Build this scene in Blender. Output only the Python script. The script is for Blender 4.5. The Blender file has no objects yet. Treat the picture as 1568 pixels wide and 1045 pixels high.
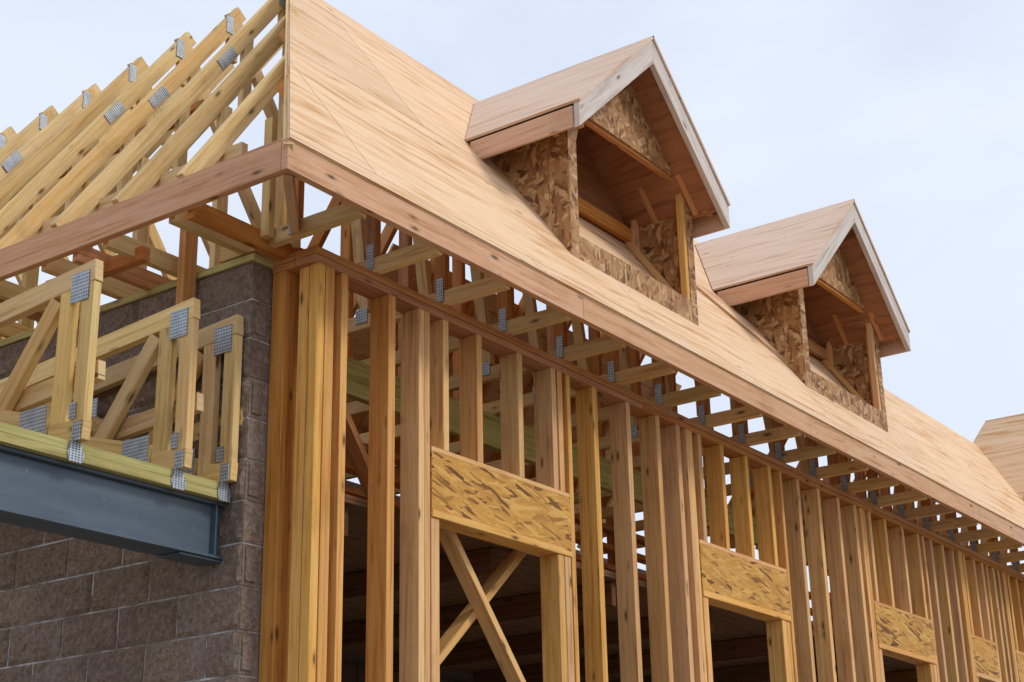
import bpy, math, random
from mathutils import Vector, Matrix, noise
random.seed(7)
scene = bpy.context.scene
V = Vector

# ---------------------------------------------------------------- node helpers
def new_mat(name):
    m = bpy.data.materials.new(name); m.use_nodes = True
    nt = m.node_tree
    for n in list(nt.nodes): nt.nodes.remove(n)
    out = nt.nodes.new('ShaderNodeOutputMaterial')
    b = nt.nodes.new('ShaderNodeBsdfPrincipled')
    nt.links.new(b.outputs[0], out.inputs[0])
    return m, nt, b
def N(nt, t, **kw):
    n = nt.nodes.new(t)
    for k, v in kw.items(): setattr(n, k, v)
    return n
def L(nt, a, b): nt.links.new(a, b)
def ramp(nt, fac, stops, interp='LINEAR'):
    r = N(nt, 'ShaderNodeValToRGB'); r.color_ramp.interpolation = interp
    e = r.color_ramp.elements
    while len(e) > 1: e.remove(e[0])
    e[0].position = stops[0][0]; e[0].color = (*stops[0][1], 1)
    for p, c in stops[1:]:
        x = e.new(p); x.color = (*c, 1)
    if fac is not None: L(nt, fac, r.inputs[0])
    return r.outputs[0]
def mixc(nt, fac, a, b, mode='MIX'):
    m = N(nt, 'ShaderNodeMix', data_type='RGBA', blend_type=mode)
    if isinstance(fac, (int, float)): m.inputs[0].default_value = fac
    else: L(nt, fac, m.inputs[0])
    for s, i in ((a, 6), (b, 7)):
        if isinstance(s, tuple): m.inputs[i].default_value = (*s, 1)
        else: L(nt, s, m.inputs[i])
    return m.outputs[2]
def mth(nt, op, a, b=0.0, c=None):
    m = N(nt, 'ShaderNodeMath', operation=op)
    for i, s in enumerate((a, b, c)):
        if s is None: continue
        if isinstance(s, (int, float)): m.inputs[i].default_value = s
        else: L(nt, s, m.inputs[i])
    return m.outputs[0]
def mapping(nt, src, scale=(1, 1, 1), rot=(0, 0, 0), loc=(0, 0, 0)):
    m = N(nt, 'ShaderNodeMapping')
    m.inputs['Scale'].default_value = scale
    m.inputs['Rotation'].default_value = rot
    m.inputs['Location'].default_value = loc
    L(nt, src, m.inputs[0]); return m.outputs[0]
def noi(nt, vec, scale=1, detail=4, rough=.55, dist=0.0):
    n = N(nt, 'ShaderNodeTexNoise')
    n.inputs['Scale'].default_value = scale; n.inputs['Detail'].default_value = detail
    n.inputs['Roughness'].default_value = rough; n.inputs['Distortion'].default_value = dist
    L(nt, vec, n.inputs['Vector']); return n.outputs['Fac']
def bump(nt, bsdf, h, strength=.3, dist=.002):
    b = N(nt, 'ShaderNodeBump'); b.inputs['Strength'].default_value = strength
    b.inputs['Distance'].default_value = dist
    L(nt, h, b.inputs['Height']); L(nt, b.outputs[0], bsdf.inputs['Normal'])

def wood_mat(name, light, mid, dark, rough=.75, knots=True, var=.16, huev=.012):
    m, nt, b = new_mat(name)
    uv = N(nt, 'ShaderNodeUVMap').outputs[0]
    g1 = noi(nt, mapping(nt, uv, (1.1, 26, 1)), 1.6, 4, .6, .6)
    g2 = noi(nt, mapping(nt, uv, (5, 240, 1)), 1.5, 2, .5)
    col = ramp(nt, g1, [(.30, dark), (.43, mid), (.60, light)])
    f2 = ramp(nt, g2, [(.3, (.84, .80, .75)), (.6, (1.03, 1.03, 1.03))])
    col = mixc(nt, .7, col, f2, 'MULTIPLY')
    at = N(nt, 'ShaderNodeAttribute', attribute_name='rnd')
    hs = N(nt, 'ShaderNodeHueSaturation')
    L(nt, col, hs.inputs['Color'])
    L(nt, mth(nt, 'MULTIPLY_ADD', at.outputs['Fac'], var * 1.7, 1 - var), hs.inputs['Value'])
    r2 = mth(nt, 'FRACT', mth(nt, 'MULTIPLY', at.outputs['Fac'], 17.3))
    L(nt, mth(nt, 'MULTIPLY_ADD', r2, huev, .5 - huev * .6), hs.inputs['Hue'])
    r3 = mth(nt, 'FRACT', mth(nt, 'MULTIPLY', at.outputs['Fac'], 41.7))
    L(nt, mth(nt, 'MULTIPLY_ADD', r3, .20, .88), hs.inputs['Saturation'])
    col = hs.outputs[0]
    geo = N(nt, 'ShaderNodeNewGeometry').outputs['Position']
    dirt = noi(nt, geo, 2.6, 5, .7)
    col = mixc(nt, ramp(nt, dirt, [(.54, (0, 0, 0)), (.78, (.5, .5, .5))]), col, tuple(c * .5 for c in mid))
    if knots:
        vo = N(nt, 'ShaderNodeTexVoronoi'); vo.inputs['Scale'].default_value = 1
        L(nt, mapping(nt, uv, (4.2, 13, 1)), vo.inputs['Vector'])
        k = ramp(nt, vo.outputs['Distance'], [(.08, (1, 1, 1)), (.12, (.45, .45, .45)), (.22, (0, 0, 0))])
        kk = N(nt, 'ShaderNodeSeparateColor'); L(nt, vo.outputs['Color'], kk.inputs[0])
        f = mth(nt, 'MULTIPLY', mth(nt, 'GREATER_THAN', kk.outputs[0], .42), k)
        col = mixc(nt, mth(nt, 'MULTIPLY', f, .9), col, tuple(c * .25 for c in dark))
    L(nt, col, b.inputs['Base Color'])
    b.inputs['Roughness'].default_value = rough
    b.inputs['Specular IOR Level'].default_value = .25
    bump(nt, b, mth(nt, 'ADD', g1, g2), .25, .002)
    return m

M_STUD = wood_mat('pine_stud', (.81, .48, .180), (.72, .38, .12), (.51, .225, .06))
M_ORANGE = wood_mat('fir_lumber', (.64, .30, .10), (.54, .225, .066), (.37, .135, .038))
M_TRUSS = wood_mat('truss_lumber', (.80, .58, .27), (.72, .48, .19), (.54, .33, .115))
M_FASCIA = wood_mat('fascia_lumber', (.71, .44, .275), (.64, .36, .205), (.46, .23, .11), var=.07)
M_BARGE = wood_mat('weathered_bargeboard', (.72, .66, .61), (.64, .56, .50), (.46, .38, .33), var=.06)
M_TREAT = wood_mat('treated_lumber', (.52, .47, .17), (.42, .37, .11), (.25, .21, .06))
M_INNER_SHADE = wood_mat('shade_darkened_lumber', (.20, .10, .04), (.15, .068, .025), (.09, .038, .014))  # interior shade put into the lumber colour

def ply_mat(name, light, mid, dark, seam=True, rough=.7):
    m, nt, b = new_mat(name)
    uv = N(nt, 'ShaderNodeUVMap').outputs[0]
    warp = N(nt, 'ShaderNodeTexNoise'); warp.inputs['Scale'].default_value = 1.1
    L(nt, uv, warp.inputs['Vector'])
    w = N(nt, 'ShaderNodeVectorMath', operation='SCALE'); L(nt, warp.outputs['Color'], w.inputs[0]); w.inputs[3].default_value = .2
    ad = N(nt, 'ShaderNodeVectorMath', operation='ADD'); L(nt, uv, ad.inputs[0]); L(nt, w.outputs[0], ad.inputs[1])
    g1 = noi(nt, mapping(nt, ad.outputs[0], (1.0, 12, 1)), 1.3, 5, .62, .5)
    g2 = noi(nt, mapping(nt, ad.outputs[0], (3, 120, 1)), 1.0, 3, .6)
    blot = noi(nt, mapping(nt, ad.outputs[0], (.45, 1.3, 1), loc=(3, 8, 0)), 1.3, 2, .5)
    col = ramp(nt, g1, [(.32, dark), (.42, mid), (.52, light), (.72, tuple(min(1, c * 1.05) for c in light))])
    col = mixc(nt, ramp(nt, blot, [(.36, (.55, .55, .55)), (.5, (0, 0, 0))]), col, light)
    col = mixc(nt, .6, col, ramp(nt, g2, [(.3, (.84, .79, .74)), (.6, (1.04, 1.04, 1.04))]), 'MULTIPLY')
    vo = N(nt, 'ShaderNodeTexVoronoi'); vo.inputs['Scale'].default_value = 1
    L(nt, mapping(nt, uv, (2.0, 5.5, 1)), vo.inputs['Vector'])
    k = ramp(nt, vo.outputs['Distance'], [(.05, (.8, .8, .8)), (.09, (0, 0, 0))])
    col = mixc(nt, k, col, tuple(c * .4 for c in mid))
    vn = N(nt, 'ShaderNodeTexVoronoi'); vn.inputs['Scale'].default_value = 1; vn.inputs['Randomness'].default_value = .25
    L(nt, mapping(nt, uv, (2.45, 6.5, 1)), vn.inputs['Vector'])
    col = mixc(nt, ramp(nt, vn.outputs['Distance'], [(.03, (.6, .6, .6)), (.05, (0, 0, 0))]), col, (.12, .07, .04))
    if seam:
        br = N(nt, 'ShaderNodeTexBrick'); br.offset = .5
        br.inputs['Scale'].default_value = 1; br.inputs['Brick Width'].default_value = 2.44
        br.inputs['Row Height'].default_value = 1.22; br.inputs['Mortar Size'].default_value = .0035
        br.inputs['Mortar Smooth'].default_value = .1
        br.inputs['Color1'].default_value = (1.03, 1.0, .96, 1); br.inputs['Color2'].default_value = (.93, .91, .88, 1)
        br.inputs['Mortar'].default_value = (.42, .33, .26, 1)
        L(nt, uv, br.inputs['Vector'])
        col = mixc(nt, 1.0, col, br.outputs['Color'], 'MULTIPLY')
    L(nt, col, b.inputs['Base Color'])
    b.inputs['Roughness'].default_value = rough
    b.inputs['Specular IOR Level'].default_value = .25
    bump(nt, b, g2, .2, .002)
    return m
M_PLY = ply_mat('roof_plywood', (.79, .565, .37), (.70, .44, .24), (.52, .27, .11))
M_PLY2 = ply_mat('dormer_plywood', (.75, .57, .445), (.69, .49, .35), (.56, .34, .21), seam=False)
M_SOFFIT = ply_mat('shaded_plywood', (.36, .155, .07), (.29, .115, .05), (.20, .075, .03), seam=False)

def osb_mat(name, cols, sc=1.0, rots=(.35, -.6, 1.5), fl=(9, 34)):
    m, nt, b = new_mat(name)
    uv = N(nt, 'ShaderNodeUVMap').outputs[0]
    warp = N(nt, 'ShaderNodeTexNoise'); warp.inputs['Scale'].default_value = 12
    L(nt, uv, warp.inputs['Vector'])
    w = N(nt, 'ShaderNodeVectorMath', operation='SCALE'); L(nt, warp.outputs['Color'], w.inputs[0]); w.inputs[3].default_value = .018
    ad = N(nt, 'ShaderNodeVectorMath', operation='ADD'); L(nt, uv, ad.inputs[0]); L(nt, w.outputs[0], ad.inputs[1])
    def flakes(rot, s, loc):
        vo = N(nt, 'ShaderNodeTexVoronoi'); vo.inputs['Scale'].default_value = 1
        mp = mapping(nt, mapping(nt, ad.outputs[0], rot=(0, 0, rot), loc=loc), (s[0] * sc, s[1] * sc, 1))
        L(nt, mp, vo.inputs['Vector'])
        sc_ = N(nt, 'ShaderNodeSeparateColor'); L(nt, vo.outputs['Color'], sc_.inputs[0])
        return sc_.outputs[0], sc_.outputs[1]
    a, a2 = flakes(rots[0], fl, (0, 0, 0)); c, c2 = flakes(rots[1], (fl[0] * 1.1, fl[1] * .9), (5, 3, 0)); d, d2 = flakes(rots[2], (fl[0] * 1.3, fl[1]), (9, 1, 0))
    # whole flakes lie on top of one another (mask is per flake, so edges are straight)
    f1 = mth(nt, 'GREATER_THAN', c2, .55); f2 = mth(nt, 'GREATER_THAN', d2, .62)
    ca = ramp(nt, a, cols); cc = ramp(nt, c, cols); cd = ramp(nt, d, cols)
    col = mixc(nt, f2, mixc(nt, f1, ca, cc), cd)
    fine = noi(nt, mapping(nt, uv, (60, 200, 1), rot=(0, 0, .3)), 1, 3)
    col = mixc(nt, .7, col, ramp(nt, fine, [(.3, (.7, .68, .64)), (.62, (1.06, 1.06, 1.06))]), 'MULTIPLY')
    L(nt, col, b.inputs['Base Color']); b.inputs['Roughness'].default_value = .6
    b.inputs['Specular IOR Level'].default_value = .3
    bump(nt, b, mth(nt, 'ADD', a, mth(nt, 'MULTIPLY', c, .7)), .25, .002)
    return m
M_OSB = osb_mat('osb_board', [(0, (.14, .055, .02)), (.12, (.27, .12, .042)), (.45, (.40, .20, .078)), (.8, (.50, .28, .12)), (1, (.64, .42, .22))], 1.2)
M_LSL = osb_mat('strand_lumber', [(0, (.14, .05, .009)), (.10, (.28, .12, .018)), (.2, (.54, .26, .045)), (.7, (.64, .33, .06)), (1, (.74, .43, .11))], 1.2,
                rots=(.12, -.18, .3), fl=(5, 46))

M_PLATE, nt, b = new_mat('galvanised_plate')
uv = N(nt, 'ShaderNodeUVMap').outputs[0]
vo = N(nt, 'ShaderNodeTexVoronoi'); vo.inputs['Scale'].default_value = 1; vo.inputs['Randomness'].default_value = 0.05
L(nt, mapping(nt, uv, (62, 95, 1)), vo.inputs['Vector'])
dots = ramp(nt, vo.outputs['Distance'], [(.24, (0, 0, 0)), (.34, (1, 1, 1))])
L(nt, mixc(nt, dots, (.10, .11, .12), ramp(nt, noi(nt, uv, 18, 3), [(.3, (.36, .41, .46)), (.7, (.55, .60, .65))])), b.inputs['Base Color'])
b.inputs['Metallic'].default_value = .5; b.inputs['Roughness'].default_value = .5
bump(nt, b, dots, .5, .003)

M_STEEL, nt, b = new_mat('painted_steel')
tc = N(nt, 'ShaderNodeTexCoord').outputs['Object']
n1 = noi(nt, mapping(nt, tc, (1, 3, 6)), 1.6, 6, .65)
n2 = noi(nt, tc, 30, 4, .6)
c = ramp(nt, n1, [(.3, (.050, .080, .115)), (.7, (.10, .138, .175))])
c = mixc(nt, ramp(nt, n2, [(.64, (0, 0, 0)), (.74, (.6, .6, .6))]), c, (.22, .20, .18))
L(nt, c, b.inputs['Base Color']); b.inputs['Roughness'].default_value = .42
b.inputs['Metallic'].default_value = .1
bump(nt, b, n2, .12, .002)

M_CMU, nt, b = new_mat('split_face_block')
geo = N(nt, 'ShaderNodeNewGeometry').outputs['Position']
n1 = noi(nt, geo, 45, 5, .7); n3 = noi(nt, geo, 160, 3, .7)
c = ramp(nt, n1, [(.3, (.145, .098, .070)), (.5, (.235, .170, .128)), (.72, (.37, .29, .235))])
c = mixc(nt, .6, c, ramp(nt, n3, [(.35, (.6, .6, .6)), (.65, (1.2, 1.2, 1.2))]), 'MULTIPLY')
at = N(nt, 'ShaderNodeAttribute', attribute_name='rnd')
hs = N(nt, 'ShaderNodeHueSaturation'); L(nt, c, hs.inputs['Color'])
L(nt, mth(nt, 'MULTIPLY_ADD', at.outputs['Fac'], .35, .85), hs.inputs['Value'])
eff = noi(nt, geo, 2.2, 6, .7)
c = mixc(nt, ramp(nt, eff, [(.52, (0, 0, 0)), (.75, (.3, .3, .3))]), hs.outputs[0], (.40, .37, .35))
L(nt, c, b.inputs['Base Color']); b.inputs['Roughness'].default_value = .95
bump(nt, b, mth(nt, 'ADD', n1, n3), .8, .009)
M_MORTAR, nt, b = new_mat('mortar')
geo = N(nt, 'ShaderNodeNewGeometry').outputs['Position']
n1 = noi(nt, geo, 5, 5, .7)
L(nt, ramp(nt, n1, [(.42, (.25, .21, .18)), (.62, (.66, .67, .70))]), b.inputs['Base Color']); b.inputs['Roughness'].default_value = .95
bump(nt, b, noi(nt, geo, 120, 3), .4, .003)
M_SHADEB, nt, b = new_mat('shade_darkened_block')  # block colour darkened to stand for shade inside the house
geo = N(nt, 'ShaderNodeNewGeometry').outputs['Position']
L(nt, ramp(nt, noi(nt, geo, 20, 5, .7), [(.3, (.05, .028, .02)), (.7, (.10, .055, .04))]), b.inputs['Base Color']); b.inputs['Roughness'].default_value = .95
M_GROUND, nt, b = new_mat('dirt')
geo = N(nt, 'ShaderNodeNewGeometry').outputs['Position']
L(nt, ramp(nt, noi(nt, geo, 1.5, 8, .65), [(.3, (.17, .13, .09)), (.7, (.32, .26, .20))]), b.inputs['Base Color'])
b.inputs['Roughness'].default_value = .95
bump(nt, b, noi(nt, geo, 9, 6), .8, .03)
M_CONC, nt, b = new_mat('concrete')
geo = N(nt, 'ShaderNodeNewGeometry').outputs['Position']
L(nt, ramp(nt, noi(nt, geo, 3, 8, .65), [(.3, (.22, .21, .20)), (.7, (.36, .35, .33))]), b.inputs['Base Color'])
b.inputs['Roughness'].default_value = .9

# ---------------------------------------------------------------- mesh builder
class MB:
    def __init__(s): s.v = []; s.f = []; s.uv = []; s.r = []
    def poly(s, pts, uvs, r):
        i = len(s.v); s.v += [tuple(p) for p in pts]; s.f.append(tuple(range(i, i + len(pts)))); s.uv.append(uvs); s.r.append(r)
    def beam(s, p0, p1, w, h, up=(0, 0, 1), jit=True):
        """w = size across (perpendicular to up), h = size along up"""
        p0 = V(p0); p1 = V(p1); d = (p1 - p0); ln = d.length; d.normalize()
        up = V(up); sd = d.cross(up)
        if sd.length < 1e-4: sd = d.cross(V((0, 1, 0)))
        sd.normalize(); up = sd.cross(d).normalized()
        if jit:
            e = .0015
            o = sd * random.uniform(-e, e) + up * random.uniform(-e, e); p0 = p0 + o; p1 = p1 + o
            w += random.uniform(-.001, .001); h += random.uniform(-.001, .001)
        a, c = sd * w / 2, up * h / 2
        q = [p0 - a - c, p0 + a - c, p0 + a + c, p0 - a + c, p1 - a - c, p1 + a - c, p1 + a + c, p1 - a + c]
        i = len(s.v); s.v += [tuple(x) for x in q]
        r = random.random(); ou = random.uniform(0, 60); ov = random.uniform(0, 60)
        def add(f, size):
            s.f.append(tuple(i + k for k in f)); s.r.append(r)
            nonlocal ov; ov += .37
            s.uv.append([(ou, ov), (ou + ln, ov), (ou + ln, ov + size), (ou, ov + size)])
        add((0, 4, 5, 1), w); add((1, 5, 6, 2), h); add((2, 6, 7, 3), w); add((3, 7, 4, 0), h)
        for f in ((0, 1, 2, 3), (7, 6, 5, 4)):
            s.f.append(tuple(i + k for k in f)); s.r.append(r)
            s.uv.append([(ou, ov), (ou + .02, ov), (ou + .02, ov + .3), (ou, ov + .3)])
    def box(s, lo, hi, along=None, jit=False):
        lo = V(lo); hi = V(hi); c = (lo + hi) / 2; d = hi - lo
        if along is None: along = max(range(3), key=lambda k: d[k])
        p0 = c.copy(); p1 = c.copy(); p0[along] = lo[along]; p1[along] = hi[along]
        if along == 2: s.beam(p0, p1, d[0], d[1], (0, 1, 0), jit)
        elif along == 0: s.beam(p0, p1, d[1], d[2], (0, 0, 1), jit)
        else: s.beam(p0, p1, d[0], d[2], (0, 0, 1), jit)
    def slab(s, pts, th, ua, va, r=None):
        pts = [V(p) for p in pts]; th = V(th); ua = V(ua).normalized(); va = V(va).normalized()
        r = random.random() if r is None else r
        n = (pts[1] - pts[0]).cross(pts[2] - pts[1])
        if n.dot(th) > 0: pts = pts[::-1]
        bot = [p + th for p in pts]
        f = lambda p: (p.dot(ua), p.dot(va))
        s.poly(pts, [f(p) for p in pts], r)
        s.poly(bot[::-1], [f(p) for p in bot[::-1]], r)
        for k in range(len(pts)):
            a, b_ = pts[k], pts[(k + 1) % len(pts)]
            q = [b_, a, a + th, b_ + th]
            l = (b_ - a).length
            s.poly(q, [(l, 0), (0, 0), (0, th.length), (l, th.length)], r)
    def make(s, name, mat, parent=None, bevel=0):
        me = bpy.data.meshes.new(name); me.from_pydata(s.v, [], s.f)
        ul = me.uv_layers.new(name='UVMap')
        flat = [c for f in s.uv for p in f for c in p]; ul.data.foreach_set('uv', flat)
        at = me.attributes.new('rnd', 'FLOAT', 'FACE'); at.data.foreach_set('value', s.r)
        me.materials.append(mat)
        o = bpy.data.objects.new(name, me); scene.collection.objects.link(o)
        if bevel:
            bm = o.modifiers.new('bevel', 'BEVEL'); bm.width = bevel; bm.segments = 1; bm.limit_method = 'ANGLE'
        if parent: o.parent = parent
        return o
def empty(name):
    o = bpy.data.objects.new(name, None); scene.collection.objects.link(o); return o

HOUSE = empty('timber_frame_house')
stud, orange, truss, fascia, barge, treat, inner = [MB() for _ in range(7)]
ply, ply2, soffit, osb, lsl, plate = [MB() for _ in range(6)]

T = 1.4
EX, EY, EZ = -.626, -.42, 4.69      # eave corner (top of fascia)
PT = 4.515                          # top of wall plate
RUN = 1.6
XBREAK = 6.75
LOWY = .59
FB = 4.532
def zfront(y): return EZ + T * (y - EY)
def zleft(x): return EZ + T * (x - EX)

# ================================================================= FRONT WALL
XEND = 13.2
SB, ST = .2, PT - .076
plates_x = [(0, 2.9), (2.9, 6.3), (6.3, 9.9), (9.9, XEND)]
for a, b_ in plates_x:
    orange.box((a + .002, -.006, PT - .037), (b_, .128, PT), 0)
    orange.box((a + .002, 0.0, PT - .075), (b_, .124, PT - .039), 0)
    stud.box((a, 0, SB - .04), (b_, .124, SB), 0)
orange.box((.001, .130, PT - .0375), (.125, .272, PT - .001), 1)
orange.box((.001, .126, PT - .0755), (.125, .270, PT - .0395), 1)
def st(x, w=.048, z0=SB, z1=ST, y0=0, y1=.12, mb=None):
    dx = random.uniform(-.004, .004)
    y_ = y0 + random.uniform(-.002, .003)
    mbb = (mb or stud)
    xm = x + w / 2
    lean = random.uniform(-.006, .006) if z1 - z0 > 2 else 0
    mbb.beam((xm + lean, (y_ + y1) / 2, z0), (xm, (y_ + y1) / 2, z1), w, y1 - y_, (0, 1, 0), False)
st(.028, .05, y1=.055); st(.081, .058, y1=.056); st(.03, .045, y0=.06, y1=.12)
st(.19, .045); st(.238, .022, y0=.02, y1=.12)
st(.004, .115, y0=.18, y1=.268, mb=orange)
st(.53, .052)
st(0.33, .05, y0=.16, y1=.26, mb=orange)
HT, HB = 3.722, 3.435
def window(b0, w, crip, dark=True):
    st(b0 - .094, .044); st(b0 - .048, .040)
    st(b0 + w + .006, .038)
    lsl.box((b0, -.004, HB), (b0 + w, .085, HT), 0)
    stud.box((b0 + .001, -.008, HB - .04), (b0 + w - .001, .118, HB - .001), 0)
    stud.box((b0 + .001, -.002, HT + .001), (b0 + w - .001, .118, HT + .025), 0)
    for c in crip:
        st(b0 + c, .045, z0=HT + .026)
    st(b0 + .003, .062, z1=HB - .041)
    st(b0 + w - .128, .056, z1=HB - .041); st(b0 + w - .066, .058, z1=HB - .041)
    stud.box((b0 + .07, 0, 1.55), (b0 + w - .135, .12, 1.59), 0)
wins = [(.857, 1.205, (.10, .38, .74, 1.06, 1.12)), (3.50, 1.19, (.06, .36, .70, 1.03)), (6.14, 1.13, (.06, .36, .70, 1.03)),
        (8.15, .6, (.05, .28, .5)), (9.27, .6, (.05, .28, .5)), (10.5, 1.0, (.1, .4, .8))]
for b0, w, c in wins: window(b0, w, c)
for x in (2.34, 2.70, 3.04, 3.29, 4.96, 5.30, 5.64, 5.93, 7.45, 7.70, 7.93, 8.92, 9.05, 10.1, 10.3, 11.7, 12.0, 12.4, 12.8, 13.1):
    st(x, .048)
st(8.02, .09, y0=-.02)
stud.beam((1.2, .20, 3.44), (2.05, .20, 2.45), .04, .085, (0, 1, 0))
stud.beam((1.98, .28, 3.46), (1.15, .28, 2.72), .04, .09, (0, 1, 0))
orange.beam((.28, .35, 4.3), (.85, .35, 3.56), .04, .09, (0, 1, 0))
treat.box((.15, .55, 4.13), (13, .60, 4.33), 0)
DK = 3.50
for k, z in enumerate((3.56, 3.70, 3.85, 4.01, 4.17, 4.33)):
    orange.box((.2, 1.5 + .02 * k, z), (12.9, 1.59 + .02 * k, z + .04), 0)
for k in range(16):
    x = .5 + k * .8
    orange.box((x, 1.72, DK + .01), (x + .045, 1.80, 4.5), 2)
inner.box((.15, .30, DK - .04), (13, 3.28, DK), 0)  # deck added to keep the window openings dark
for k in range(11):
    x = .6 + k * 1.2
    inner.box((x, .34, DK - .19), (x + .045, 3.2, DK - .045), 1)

# ================================================================= FASCIA
def seg(mb, x0, x1): mb.box((x0, EY, FB), (x1 - .003, EY + .038, EZ - .012), 0)
xs = [EX, 1.62, 4.9, 8.3, 10.9]
for a, b_ in zip(xs, xs[1:]): seg(fascia, a, b_)
ys = [EY + .04, 2.6, 6.2, 9]
for a, b_ in zip(ys, ys[1:]): fascia.box((EX, a, FB + .001), (EX + .038, b_ - .002, EZ - .004), 1)

# ================================================================= ROOF SHEATHING (front slope)
nrm = V((0, -T, 1)).normalized()
up_s = V((0, 1, T)).normalized()
def P(x, y, off=0.0): return V((x, y, zfront(y))) + nrm * off
yA = EY + RUN
yb = EY - .012
ply.slab([P(EX - .004, yb), P(10.95, yb), P(10.95, LOWY), P(XBREAK, LOWY), P(XBREAK, yA), P(EX + RUN, yA)], -nrm * .016, (1, 0, 0), up_s, .5)
ply.slab([P(4.15, .43, .018), P(5.02, .03, .018), P(5.02, .25, .018), P(4.15, .65, .018)], -nrm * .016, (1, -.4, 0), up_s, .3)

# ================================================================= FRONT TRUSSES (Y-Z plane)
TW = .042
def pl(mb_axis, x, a, z, wa, wz, side=-1, th=.004):
    if mb_axis == 'x': plate.box((x - th / 2, a - wa / 2, z - wz / 2), (x + th / 2, a + wa / 2, z + wz / 2), 2)
    else: plate.box((a - wa / 2, x - th / 2, z - wz / 2), (a + wa / 2, x + th / 2, z + wz / 2), 2)
CO = .018 + .045
x = -.10
while x < 10.9:
    top = yA if x < XBREAK else LOWY
    hip = (x - EX) + EY
    ytop = min(top, hip)
    mb = orange
    off = -nrm * CO
    a = P(x, EY + .05) + off; b_ = P(x, ytop - .02) + off
    mb.beam(a, b_, TW, .088, nrm)
    zc = PT + .044
    yend = (2 * top - EY) if x > 2.3 else max(.3, x + .2)
    truss.box((x - TW / 2, EY + .04, zc - .040), (x + TW / 2, max(yend, .5), zc + .040), 1)
    zt = zfront(.05) - .14
    if .05 < ytop:
        mb.box((x - TW / 2, .0, zc + .046), (x + TW / 2, .07, zt), 2)
        pl('x', x - TW / 2 - .003, .03, zc + .045, .045, .13)
    if x > EX + RUN - .1:
        yb2 = min(2 * top - EY, x + .206 if x < 2.57 else 99)
        za = zfront(top)
        a = V((x, top + .02, za - .10)); bb = V((x, yb2, za - T * (yb2 - top) - .10))
        mb.beam(a, bb, TW, .088, (0, T, 1))
        mb.beam((x, top, zc + .05), (x, top, za - .16), .08, TW, (1, 0, 0))
        truss.beam((x, .55, zc + .05), (x, top * .62, zfront(top * .62) - .15), .07, TW, (1, 0, 0))
        pl('x', x - TW / 2 - .003, .56, zc + .03, .08, .08)
    x += .545
# rear slope: lower sheets and battens added to block sky and darken framing
for (xa, xb, tp_) in ((2.75, XBREAK - .02, yA), (XBREAK + .02, 10.9, LOWY)):
    zA = zfront(tp_); nb = V((0, T, 1)).normalized()
    def R_(x, y, o=0): return V((x, y, zA - T * (y - tp_))) + nb * o
    ply.slab([R_(xa, 2 * tp_ - EY), R_(xb, 2 * tp_ - EY), R_(xb, tp_ + RUN * .42), R_(xa, tp_ + RUN * .42)], -nb * .016, (1, 0, 0), (0, -1, T), .5)
    for f_ in (.33, .20):
        if tp_ == LOWY and f_ > .2: continue
        orange.beam(R_(xa, tp_ + RUN * f_, -.02), R_(xb, tp_ + RUN * f_, -.02), .085, .03, nb)
h0 = V((EX + .03, EY + .03, EZ - .09)); h1 = V((EX + RUN, EY + RUN, EZ + T * RUN - .10))
truss.beam(h0, h1, .042, .13)
truss.box((EX + .52, EY + .50, FB + .01), (EX + .57, EY + .56, 5.25), 2)
truss.box((EX + .45, EY + .55, FB + .01), (EX + .49, EY + .60, 5.15), 2)
pl('y', EY + .497, EX + .545, 4.64, .04, .14)
ridge_z = EZ + T * RUN
truss.box((EX + RUN + .02, yA - .02, ridge_z - .14), (XBREAK - .05, yA + .022, ridge_z - .03), 0)
fascia.beam((EX + .05, EY + .05, FB + .04), (.0, .12, FB + .04), .04, .08)

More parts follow.
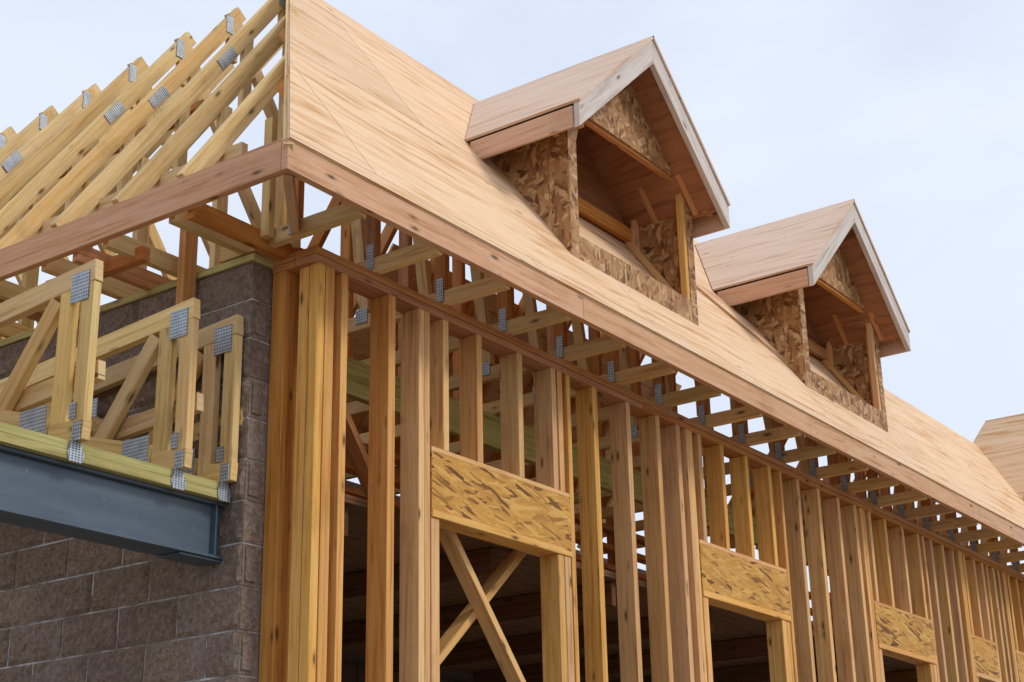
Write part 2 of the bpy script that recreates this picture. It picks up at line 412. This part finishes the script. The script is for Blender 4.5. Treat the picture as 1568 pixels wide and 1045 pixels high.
# ================================================================= LEFT TRUSSES (X-Z plane)
yy = .33; px = EX + RUN
nl = V((-T, 0, 1)).normalized()
def PL(x, y, off=0.0): return V((x, y, zleft(x))) + nl * off
idx = 0
while yy < 9:
    hipx = (yy - EY) + EX
    xt = min(px, hipx)
    drop = .05 * max(0, yy - 1.6) + random.uniform(-.015, .015)
    dz = V((0, 0, -drop))
    mb = truss
    a = PL(EX + .06, yy) - nl * CO; b_ = PL(xt, yy) - nl * CO + dz
    mb.beam(a, b_, TW, .09, nl)
    zc = PT + .045
    xe = 2 * px - EX if yy > 2.7 else yy - .1
    mb.box((EX + .05, yy - TW / 2, zc - .044), (max(.4, xe), yy + TW / 2, zc + .044), 0)
    if yy > 1.1:
        xin = min(2 * px - EX, yy - .206 if yy < 2.78 else 99)
        zz = ridge_z - .10 - drop
        if xin > px: mb.beam((px - .03, yy, zz + .03), (xin, yy, ridge_z - T * (xin - px) - .10), TW, .09, (T, 0, 1))
        mb.box((px - .045, yy - TW / 2 + .002, zz - .30), (px + .03, yy + TW / 2 - .002, zz - .05), 2)
        pl('y', yy - TW / 2 - .003, px - .05, zz - .07, .055, .12)
        o = -nl * .36
        mb.beam(PL(EX + .45, yy) + o, PL(px + .10, yy) + o, TW, .08, nl)
        for xx in (EX + .85, EX + 1.3):
            zt = zleft(xx) - .15 - drop
            mb.box((xx - .035, yy - TW / 2 + .002, zt - .46), (xx + .035, yy + TW / 2 - .002, zt + .03), 2)
        mb.box((EX + .58, yy - TW / 2 + .002, zc + .046), (EX + .66, yy + TW / 2 - .002, zleft(EX + .6) - .2), 2)
        u0 = .93 + (idx % 3) * .05
        if idx % 2 == 0 or yy < 2:
            c0 = PL(EX + u0, yy - TW / 2 - .004) - nl * CO; c1 = PL(EX + u0 + .10, yy - TW / 2 - .004) - nl * CO
            plate.beam(c0, c1, .004, .065, nl)
    elif xt > .1:
        mb.box((.08, yy - TW / 2 + .002, zc + .046), (.155, yy + TW / 2 - .002, min(zleft(.1), zleft(xt)) - .16), 2)
    yy += .44; idx += 1
orange.box((-.23, .62, 4.30), (-.15, .665, 4.86), 2)
orange.box((-.42, .70, 4.49), (-.37, 1.4, 4.56), 1)
for y_, z_ in ((.18, PT + .02), (.95, PT + .02), (1.7, PT + .02)):
    orange.box((EX + .04, y_, z_ - .04), (.5, y_ + .04, z_ + .05), 0)
truss.beam((EX + .35, .2, 4.95), (EX + .35, 8.5, 4.95), .04, .085)
orange.beam((EX + 1.02, 1.2, 5.82), (EX + 1.02, 8.5, 5.72), .085, .04)

# ================================================================= DORMERS
def dormer(ox):
    D = empty('roof_dormer')
    wd, so, os_, pw, bg, fc, sw = [MB() for _ in range(7)]
    x0, x1 = 1.985 + ox, 3.44 + ox
    xc = 2.665 + ox
    yf = -.11; yr = -.34
    half = .90; ze = 5.94; za = 6.783; sl = (za - ze) / half
    zb = zfront(yf)
    def ym(z): return EY + (z - EZ) / T
    for s in (-1, 1):
        n = V((s * sl, 0, 1)).normalized()
        e0 = V((xc + s * half, yr - .012, ze)); a0 = V((xc, yr - .012, za))
        e1 = V((xc + s * half, ym(ze) - .01, ze)); a1 = V((xc, ym(za) - .01, za))
        pw.slab([e0, a0, a1, e1], -n * .016, (0, 1, 0), (s * -1, 0, sl), .5)
        i = -n * .09
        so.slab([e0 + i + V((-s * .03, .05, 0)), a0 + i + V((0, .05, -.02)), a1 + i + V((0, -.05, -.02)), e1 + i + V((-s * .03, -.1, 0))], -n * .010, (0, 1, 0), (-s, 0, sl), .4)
        t0 = V((xc + s * half, yr, ze)) - n * .018; t1 = V((xc, yr, za)) - V((0, 0, .018 / n.z))
        dn = V((0, 0, -.125 / n.z))
        bl = t0 + V((0, 0, -.155))
        bg.slab([t0, t1 - V((s * -.001, 0, 0)), t1 + dn - V((s * -.001, 0, 0)), bl], (0, .036, 0), (s * -1, 0, sl), (s * sl, 0, 1))
        xe = xc + s * (half - .02)
        fc.box((min(xe, xe + s * .018), yr + .04, ze - .165), (max(xe, xe + s * .018), ym(ze - .02) - .03, ze - .028), 1)
        for yv in (yf - .04, yf + .25, yf + .55):
            pa = V((xc + s * (half - .06), yv, ze)) - n * .055; pb = V((xc, yv, za)) - n * .055
            if yv < ym(ze) - .06: wd.beam(pa, pb, .038, .066, n)
    zt = ze + sl * (x0 - (xc - half)) - .10
    for s, xw in ((-1, x0), (1, x1)):
        A = V((xw, yf, zb - .01)); B = V((xw, yf, zt)); C = V((xw, ym(zt), zt))
        os_.slab([A, B, C], (-s * .013, 0, 0), (0, 1, 0), (0, 0, 1))
        xi = xw - s * .036
        for yv in (yf + .07, yf + .42):
            z0 = zfront(yv) + .01
            if z0 < zt - .1: sw.box((xi - .02, yv - .04, z0), (xi + .02, yv, zt - .03), 2)
        sw.box((xi - .021, yf + .02, zt - .03), (xi + .021, ym(zt) - .05, zt + .01), 1)
        sw.beam(P(xi, yf + .06, .025), P(xi, ym(zt) - .08, .025), .042, .04, nrm)
    sill = zb + .135; oh = 6.09
    os_.box((x0 - .002, yf - .013, zb - .02), (x0 + .085, yf, zt + .04), 2)
    os_.box((x1 - .075, yf - .013, zb - .02), (x1 + .002, yf, zt + .04), 2)
    os_.box((x0 + .087, yf - .012, zb - .02), (x1 - .077, yf + .001, sill), 0)
    sw.box((x0 + .02, yf + .003, zb + .02), (x0 + .075, yf + .09, zt), 2)
    sw.box((x1 - .115, yf - .008, sill - .03), (x1 - .077, yf + .035, oh), 2)
    sw.box((x0 + .08, yf + .003, sill - .045), (x1 - .13, yf + .05, sill - .004), 0)
    wd.box((x0 + .05, yf + .003, oh - .02), (x1 - .05, yf + .04, oh + .018), 0)
    def zr(xx): return za - sl * abs(xx - xc) - .085
    xl = xc - (za - .085 - oh) / sl; xr = xc + (za - .085 - oh) / sl
    os_.slab([V((xl, yf - .012, oh)), V((xc, yf - .012, zr(xc))), V((xr, yf - .012, oh))], (0, .013, 0), (1, 0, 0), (0, 0, 1))
    wd.box((x0 + .35, yf + .42, 5.80), (x1 - .04, yf + .46, 5.89), 0)
    sw.beam((x0 + .10, yf + .13, 5.60), (x0 + .34, yf + .13, 6.24), .035, .07, (0, 1, 0))
    wd.beam((x0 + .22, yf + .36, 6.2), (x0 + .56, yf + .36, 5.62), .035, .07, (0, 1, 0))
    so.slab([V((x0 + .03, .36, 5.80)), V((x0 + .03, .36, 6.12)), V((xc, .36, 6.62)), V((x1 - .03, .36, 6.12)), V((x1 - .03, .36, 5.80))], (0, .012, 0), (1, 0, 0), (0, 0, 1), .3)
    for yv in (yr + .10, yf + .04):
        wd.box((x1 + .002, yv, ze - .06), (xc + half - .03, yv + .036, ze - .035), 0)
        wd.box((xc - half + .03, yv, ze - .06), (x0 - .002, yv + .036, ze - .035), 0)
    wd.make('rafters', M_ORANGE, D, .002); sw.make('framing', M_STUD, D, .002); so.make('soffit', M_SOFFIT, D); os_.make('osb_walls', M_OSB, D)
    pw.make('roof_sheathing', M_PLY2, D); bg.make('bargeboards', M_BARGE, D, .002); fc.make('eave_fascia', M_FASCIA, D, .002)
    D.parent = HOUSE
    return D
dormer(0); dormer(3.03)

# ================================================================= CROSS GABLE at the far right
CW = MB(); xr_ = 10.89; zr_ = 6.40; he = (zr_ - EZ) / T
y0_, y1_ = -1.0, .52
for s in (-1, 1):
    n = V((s * T, 0, 1)).normalized()
    CW.slab([V((xr_ + s * he, y0_, EZ)), V((xr_, y0_, zr_)), V((xr_, y1_, zr_)), V((xr_ + s * he * .15, y1_ + .1, zr_ - he * .15 * T)), V((xr_ + s * he, y1_ - .9 if s < 0 else y1_, EZ))],
            -n * .016, (0, 1, 0), (s, 0, -T), .5)
CW.make('cross_gable_sheathing', M_PLY, HOUSE)
CG = MB(); CG.slab([V((xr_ - he + .08, y0_ + .3, EZ)), V((xr_, y0_ + .3, zr_ - .12)), V((xr_ + he - .08, y0_ + .3, EZ))], (0, .015, 0), (1, 0, 0), (0, 0, 1))
CG.make('cross_gable_wall', M_OSB, HOUSE)

for mb, nm, mat in ((stud, 'wall_studs', M_STUD), (orange, 'plates_and_posts', M_ORANGE), (truss, 'roof_trusses', M_TRUSS), (fascia, 'eave_fascia', M_FASCIA),
                    (treat, 'treated_ledger', M_TREAT), (inner, 'added_deck_framing', M_INNER_SHADE)):
    mb.make(nm, mat, HOUSE, .002)
ply.make('roof_sheathing', M_PLY, HOUSE); lsl.make('window_headers', M_LSL, HOUSE, .002)
plate.make('connector_plates', M_PLATE, HOUSE)

# ================================================================= BLOCK WALLS
def block_wall(name, x0, x1, y0, y1, z1, courses, mod_h=.19, mod_l=.39, nx=18, nz=9, amp=.011, front=True):
    W = empty(name)
    B = MB()
    for c in range(courses):
        zt = z1 - c * mod_h; zb_ = zt - mod_h + .009
        ya = y0 - (mod_l / 2 if c % 2 else 0)
        while ya < y1:
            a = max(ya, y0); e = min(ya + mod_l - .009, y1)
            if e - a < .03: ya += mod_l; continue
            r = random.random(); seed = random.uniform(0, 100)
            pts = []
            for j in range(nz + 1):
                for i in range(nx + 1):
                    y = a + (e - a) * i / nx; z = zb_ + (zt - zb_) * j / nz
                    edge = i in (0, nx) or j in (0, nz)
                    d = noise.fractal(V((seed, y * 16, z * 16)), .7, 2.1, 4) * amp + noise.noise(V((seed, y * 5, z * 5))) * amp
                    off = min(-.0025, -.010 - d) if not edge else min(.001, d * .3)
                    pts.append((x0 + off, y, z))
            base = len(B.v); B.v += pts
            for j in range(nz):
                for i in range(nx):
                    p = base + j * (nx + 1) + i
                    B.f.append((p + 1, p, p + nx + 1, p + nx + 2)); B.r.append(r); B.uv.append([(0, 0)] * 4)
            def skirt(idx):
                for k_ in range(len(idx) - 1):
                    p, q = base + idx[k_], base + idx[k_ + 1]
                    A_, B_ = B.v[p], B.v[q]
                    n0 = len(B.v); B.v.append((x0 + .03, A_[1], A_[2])); B.v.append((x0 + .03, B_[1], B_[2]))
                    B.f.append((p, q, n0 + 1, n0)); B.r.append(r); B.uv.append([(0, 0)] * 4)
            skirt(list(range(nx + 1))); skirt([nz * (nx + 1) + i for i in range(nx, -1, -1)])
            skirt([j * (nx + 1) for j in range(nz, -1, -1)]); skirt([j * (nx + 1) + nx for j in range(nz + 1)])
            ya += mod_l
        if front:
            B.box((x0 + .004, y0 - .004, zb_), (x1 - .003, y0 + .06, zt), 2)
            if c % 2: B.box((x0 + .02, y0 - .012, zb_ + .02), (x0 + .08, y0 - .003, zt - .02), 2)
    B.make('blocks', M_CMU, W)
    Mo = MB(); Mo.box((x0 + .0025, y0 + .001, z1 - courses * mod_h), (x1 - .002, y1, z1 - .003), 1)
    Mo.make('mortar', M_MORTAR, W)
    return W
block_wall('concrete_block_wall', -.115, .078, .278, 7.5, 4.467, 23)
TP = MB()
TP.box((-.13, .262, 4.468), (.085, 3.4, 4.504), 1); TP.box((-.13, 3.403, 4.468), (.085, 7.5, 4.504), 1)
tp = TP.make('top_plate', M_TREAT, bpy.data.objects['concrete_block_wall'], .002)
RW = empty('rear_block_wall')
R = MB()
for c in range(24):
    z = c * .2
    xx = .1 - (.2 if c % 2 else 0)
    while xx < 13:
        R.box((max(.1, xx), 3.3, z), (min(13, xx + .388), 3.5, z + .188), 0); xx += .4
R.make('blocks', M_SHADEB, RW)
Q = MB(); Q.box((.1, 3.31, 0), (13, 3.49, 4.78), 0); Q.make('mortar', M_SHADEB, RW)

# ================================================================= STEEL BEAM + PORCH TRUSSES
SBm = MB()
bz0, bz1 = 3.078, 3.33; by0, by1 = .385, .545; bx0, bx1 = -4.4, -.07
SBm.box((bx0, by0, bz1 - .014), (bx1, by1, bz1), 0); SBm.box((bx0, by0, bz0), (bx1, by1, bz0 + .014), 0)
SBm.box((bx0, by0 + .03, bz0 + .0145), (bx1, by0 + .042, bz1 - .0145), 0)
SBm.box((-.17, by0 + .002, bz0 + .015), (-.16, by0 + .029, bz1 - .015), 2)
SBm.box((-.36, by0 + .01, bz0 - .012), (-.10, by1 - .02, bz0 - .001), 0)
SB_o = SBm.make('steel_beam', M_STEEL, None, .002)
Nl = MB(); Nl.box((bx0, by0 - .035, bz1 + .002), (-.134, by1 + .02, bz1 + .04), 0); Nl.box((bx0, by0 - .028, bz1 + .042), (-.146, by1 + .02, bz1 + .08), 0)
Nl.make('nailer', M_TREAT, SB_o, .002)
Co = MB(); Co.box((-4.5, .30, 0), (-4.1, .70, 3.06), 2); Co.make('porch_column', M_CONC, None, .01)

PTz = bz1 + .08
def porch_truss(x0, left=True):
    O = empty('porch_truss'); w = MB(); p = MB()
    x1 = x0 + .042; xm = (x0 + x1) / 2
    w.beam((xm, .30, 4.145), (xm, 3.6, 3.90), .042, .095)
    w.box((x0 + .001, .302, PTz + .005), (x1 - .001, .378, 4.096), 2)
    w.box((x0 + .001, .435, PTz + .06), (x1 - .001, .515, 4.086), 2)
    w.beam((xm, .30, PTz + .045), (xm, .52, PTz + .06), .0415, .085)
    w.beam((xm, .522, PTz + .095), (xm, 2.2, PTz + .09 + .28 * 1.68), .042, .09)
    w.beam((xm, .54, 4.06), (xm, .90, PTz + .20), .04, .08, (0, 1, 0))
    w.beam((xm, 1.0, PTz + .28), (xm, 1.5, 4.0), .04, .08, (0, 1, 0))
    w.beam((x1 + .03, .30, 3.72), (x1 + .03, 2.5, 3.58), .04, .085)
    def pp(y, z, a, b_): p.box((x0 - .005, y - a / 2, z - b_ / 2), (x0 - .001, y + a / 2, z + b_ / 2), 2)
    pp(.385, 4.085, .11, .13); pp(.62, PTz + .12, .17, .14); pp(.37, PTz + .13, .04, .07)
    p.box((x0 - .006, .31, PTz - .0), (x0 - .002, .36, PTz + .08), 2)
    p.slab([V((x0 - .004, by0 - .037, PTz + .02)), V((x0 - .03, by0 - .037, PTz - .05)), V((x0 - .02, by0 - .037, PTz - .085)), V((x0 + .045, by0 - .037, PTz - .085)),
            V((x0 + .055, by0 - .037, PTz - .05)), V((x0 + .02, by0 - .037, PTz + .02))], (0, -.003, 0), (1, 0, 0), (0, 0, 1))
    pp(.95, 3.80, .10, .09)
    w.make('members', M_TRUSS, O, .002); p.make('plates', M_PLATE, O)
for x_ in (-2.1, -1.55, -.995, -.447, -.178): porch_truss(x_)

# ================================================================= GROUND
G = MB(); G.slab([V((-300, -300, 0)), V((300, -300, 0)), V((300, 300, 0)), V((-300, 300, 0))], (0, 0, -.5), (1, 0, 0), (0, 1, 0)); G.make('ground', M_GROUND)
S = MB(); S.box((-.2, -.05, .004), (13.4, 8, .16), 0); S.make('floor_slab', M_CONC)

# ================================================================= CAMERA
Xc = V((.5873, -.8132, -.0195)).normalized()
Zc = -V((.7634, .5431, .3456)).normalized()
Yc = Zc.cross(Xc).normalized(); Xc = Yc.cross(Zc).normalized()
M = Matrix.Identity(4)
for i in range(3): M[i][0] = Xc[i]; M[i][1] = Yc[i]; M[i][2] = Zc[i]
M.translation = V((-4.83, -4.54, 1.6))
cam = bpy.data.cameras.new('camera'); co = bpy.data.objects.new('camera', cam); scene.collection.objects.link(co)
co.matrix_world = M
cam.lens = 54.64; cam.sensor_width = 36; cam.clip_end = 2000; cam.clip_start = .05
scene.camera = co

# ================================================================= LIGHT
sd = V((.30, -.76, .72)).normalized()
sun = bpy.data.lights.new('sun', 'SUN'); so_ = bpy.data.objects.new('sun', sun); scene.collection.objects.link(so_)
so_.rotation_euler = (-sd).to_track_quat('-Z', 'Y').to_euler()
sun.energy = 1.5; sun.angle = math.radians(12); sun.color = (1, .95, .87)
w = bpy.data.worlds.new('World'); scene.world = w; w.use_nodes = True
nt = w.node_tree
bg = nt.nodes['Background']
sky = N(nt, 'ShaderNodeTexSky', sky_type='NISHITA'); sky.sun_disc = False
sky.sun_elevation = math.asin(sd.z); sky.sun_rotation = math.atan2(sd.x, sd.y)
sky.dust_density = 3; sky.air_density = 1.0
tcw = N(nt, 'ShaderNodeTexCoord').outputs['Generated']
cl = noi(nt, mapping(nt, tcw, (1.2, 1.2, 2.6), loc=(.3, .1, .4)), 2.2, 5, .5, .3)
cloud = ramp(nt, cl, [(.34, (7.4, 8.3, 10.2)), (.66, (9.2, 9.8, 10.7))])
L(nt, mixc(nt, .92, sky.outputs[0], cloud), bg.inputs[0])
bg.inputs[1].default_value = .1
scene.view_settings.view_transform = 'Standard'; scene.view_settings.look = 'None'; scene.view_settings.exposure = 0
